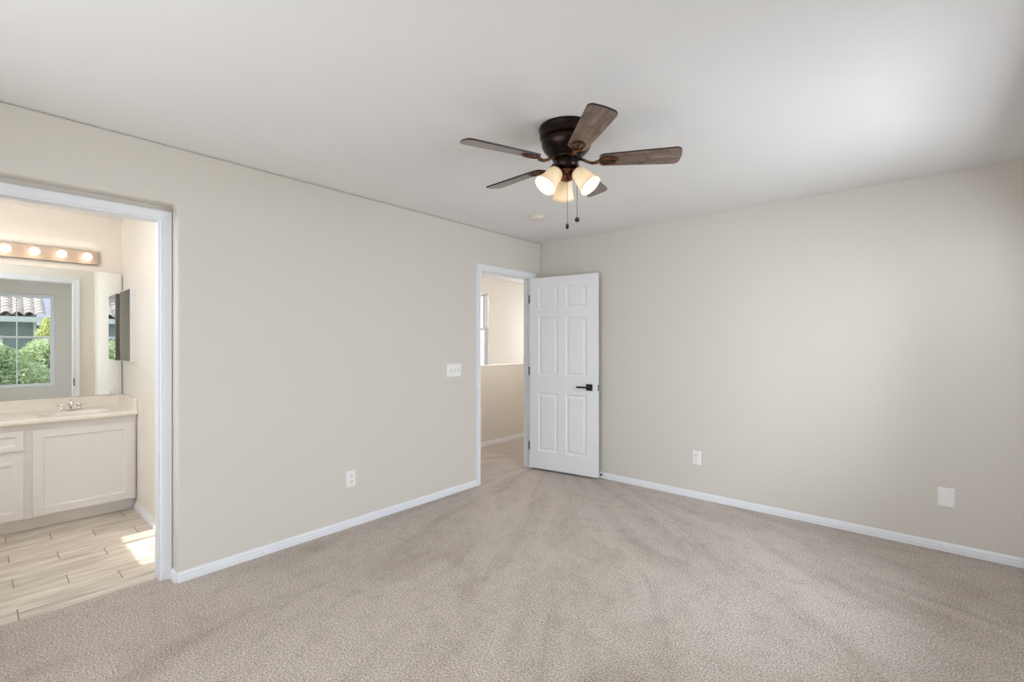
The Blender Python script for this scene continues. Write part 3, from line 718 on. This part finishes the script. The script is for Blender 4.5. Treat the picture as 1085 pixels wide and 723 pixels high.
# ------------------------------------------------------------------ outside: ground, neighbour's house, trees
bm = bmesh.new(); box(bm, W+.3, 40, -30, 25, -3.2, -3.0); struct('ground', bm, 'ground')
nh = tag(empty('neighbour_house', (10, -3.3, -3)), 'grey stucco neighbour house with pale barrel tile roof, seen in the mirror through the window', 'house')
def wl(o_): o_.parent = nh; o_.location = (-10, 3.3, 3); return o_
bm = bmesh.new(); box(bm, 10.35, 15.4, -11, -3.42, -3, 1.93); wl(link('wall', bm, 'stucco'))
bm = bmesh.new(); box(bm, 10.30, 10.36, -3.47, -3.41, -3, 1.93); wl(link('corner_board', bm, 'fascia'))
bm = bmesh.new(); box(bm, 9.98, 10.02, -11.1, -3.27, 1.90, 2.04); box(bm, 10.02, 10.4, -11.1, -3.27, 1.92, 1.94); wl(link('fascia_board', bm, 'fascia'))
bm = bmesh.new()
pitch = .36; rows_ = 11; ex = .25; prevrow = None; yv = [-11.1+i*(7.86/(38*8)) for i in range(38*8+1)]
def tz(y): 
    t = ((y+3.24)/.207) % 1; return .075*abs(math.sin(math.pi*t))**.8
for r_ in range(rows_):
    for k in (0, 1):
        x = 9.93+ex*(r_+k*.98); z = 2.06+pitch*ex*(r_+k*.98)+(.050 if k == 0 else 0)
        row = [bm.verts.new((x, y, z+tz(y))) for y in yv]
        if prevrow:
            for j in range(len(yv)-1): bm.faces.new((prevrow[j], prevrow[j+1], row[j+1], row[j]))
        prevrow = row
rf = wl(link('roof', bm, 'rooftile', recalc=True))
sm = rf.modifiers.new('thick', 'SOLIDIFY'); sm.thickness = .03; sm.offset = -1
bm = bmesh.new(); v = [bm.verts.new(p) for p in ((10.0, -11.1, 2.04), (12.7, -11.1, 3.0), (15.4, -11.1, 2.04), (10.0, -3.42, 2.04), (12.7, -3.42, 3.0), (15.4, -3.42, 2.04))]
for f in ((0, 1, 2), (3, 5, 4), (0, 3, 4, 1), (1, 4, 5, 2), (0, 2, 5, 3)): bm.faces.new([v[i] for i in f])
wl(link('gable', bm, 'stucco'))
hw = bmesh.new(); box(hw, 10.31, 10.36, -5.4, -4.02, .3, 1.55); wf = wl(link('window_trim', hw, 'fascia')); 
hw = bmesh.new(); box(hw, 10.30, 10.312, -5.3, -4.12, .4, 1.45); wl(link('window_pane', hw, 'slot'))
fh = tag(empty('distant_house', (17, -1.5, -3)), 'grey-roofed house farther off behind the trees, seen in the mirror', 'house')
bm = bmesh.new(); box(bm, 0, 5, -3.6, 5, 0, 5.2); link('wall', bm, 'stucco', fh)
bm = bmesh.new(); v = [bm.verts.new(p) for p in ((-.5, -4, 5.0), (2.5, -2.2, 7.6), (5.5, -4, 5.0), (-.5, 5.5, 5.0), (2.5, 5.5, 7.6), (5.5, 5.5, 5.0))]
for f in ((0, 1, 2), (3, 5, 4), (0, 3, 4, 1), (1, 4, 5, 2), (0, 2, 5, 3)): bm.faces.new([v[i] for i in f])
link('roof', bm, 'farroof', fh)

def tree(loc, height, blobs, n, leaf, mat, label, seed, group='trees outside the bedroom window'):
    rnd = random.Random(seed)
    t = tag(empty('leafy_tree', loc), label, 'tree', group)
    bm = bmesh.new(); tube(bm, [(0, 0, 0), (.05, .03, height*.3), (-.04, .06, height*.55), (.02, 0, height*.85)], [.12, .09, .065, .02], 10)
    for (bx_, by_, bz_, br) in blobs: tube(bm, [(0, 0, height*.42), (bx_*.5, by_*.5, (height*.42+bz_)/2+.1), (bx_, by_, bz_)], [.05, .03, .012], 6)
    link('trunk', bm, 'bark', t, smooth=True)
    bm = bmesh.new()
    for _ in range(n):
        b = rnd.choice(blobs); u = Vector((rnd.gauss(0, 1), rnd.gauss(0, 1), rnd.gauss(0, 1))).normalized()*b[3]*(rnd.random()**.35)
        p = Vector(b[:3])+Vector((u.x, u.y, u.z*.8)); a = Vector((rnd.gauss(0, 1), rnd.gauss(0, 1), rnd.gauss(0, .7))).normalized()
        c = a.cross(Vector((rnd.gauss(0, 1), rnd.gauss(0, 1), rnd.gauss(0, 1)))).normalized(); L_ = leaf*rnd.uniform(.6, 1.3)
        q = [p-a*L_, p+c*L_*.38+a*L_*.1, p+a*L_, p-c*L_*.38+a*L_*.1]
        bm.faces.new([bm.verts.new(v_) for v_ in q])
    link('foliage', bm, mat, t, recalc=False)
    return t
tree((6.4, -4.25, -3), 4.3, [(0, 0, 3.5, .6), (.05, .5, 3.6, .5), (-.05, -.5, 3.8, .55), (.05, -.1, 4.05, .5), (-.05, .3, 2.9, .6), (.05, -.7, 3.1, .5), (.1, .15, 3.9, .5)], 17000, .045, 'leafg', 'round green leafy tree nearest the bedroom window, lower left in its mirror reflection', 1)
tree((7.85, -3.5, -3), 4.5, [(0, 0, 3.75, .6), (.05, .6, 3.8, .55), (-.05, -.5, 3.7, .6), (.05, .2, 4.1, .45), (0, .1, 3.0, .65), (.05, .8, 3.3, .55)], 16000, .048, 'leafg', 'green leafy tree in front of the neighbour house corner, lower right in the reflected window', 2)
tree((9.22, -3.02, -3), 5.2, [(0, 0, 4.5, .48), (.02, -.15, 4.1, .45), (-.02, .4, 4.5, .45), (0, .0, 4.8, .36), (0, .2, 3.7, .45)], 13000, .045, 'leafy', 'yellow-green tree rising beside the right end of the tiled roof', 3)
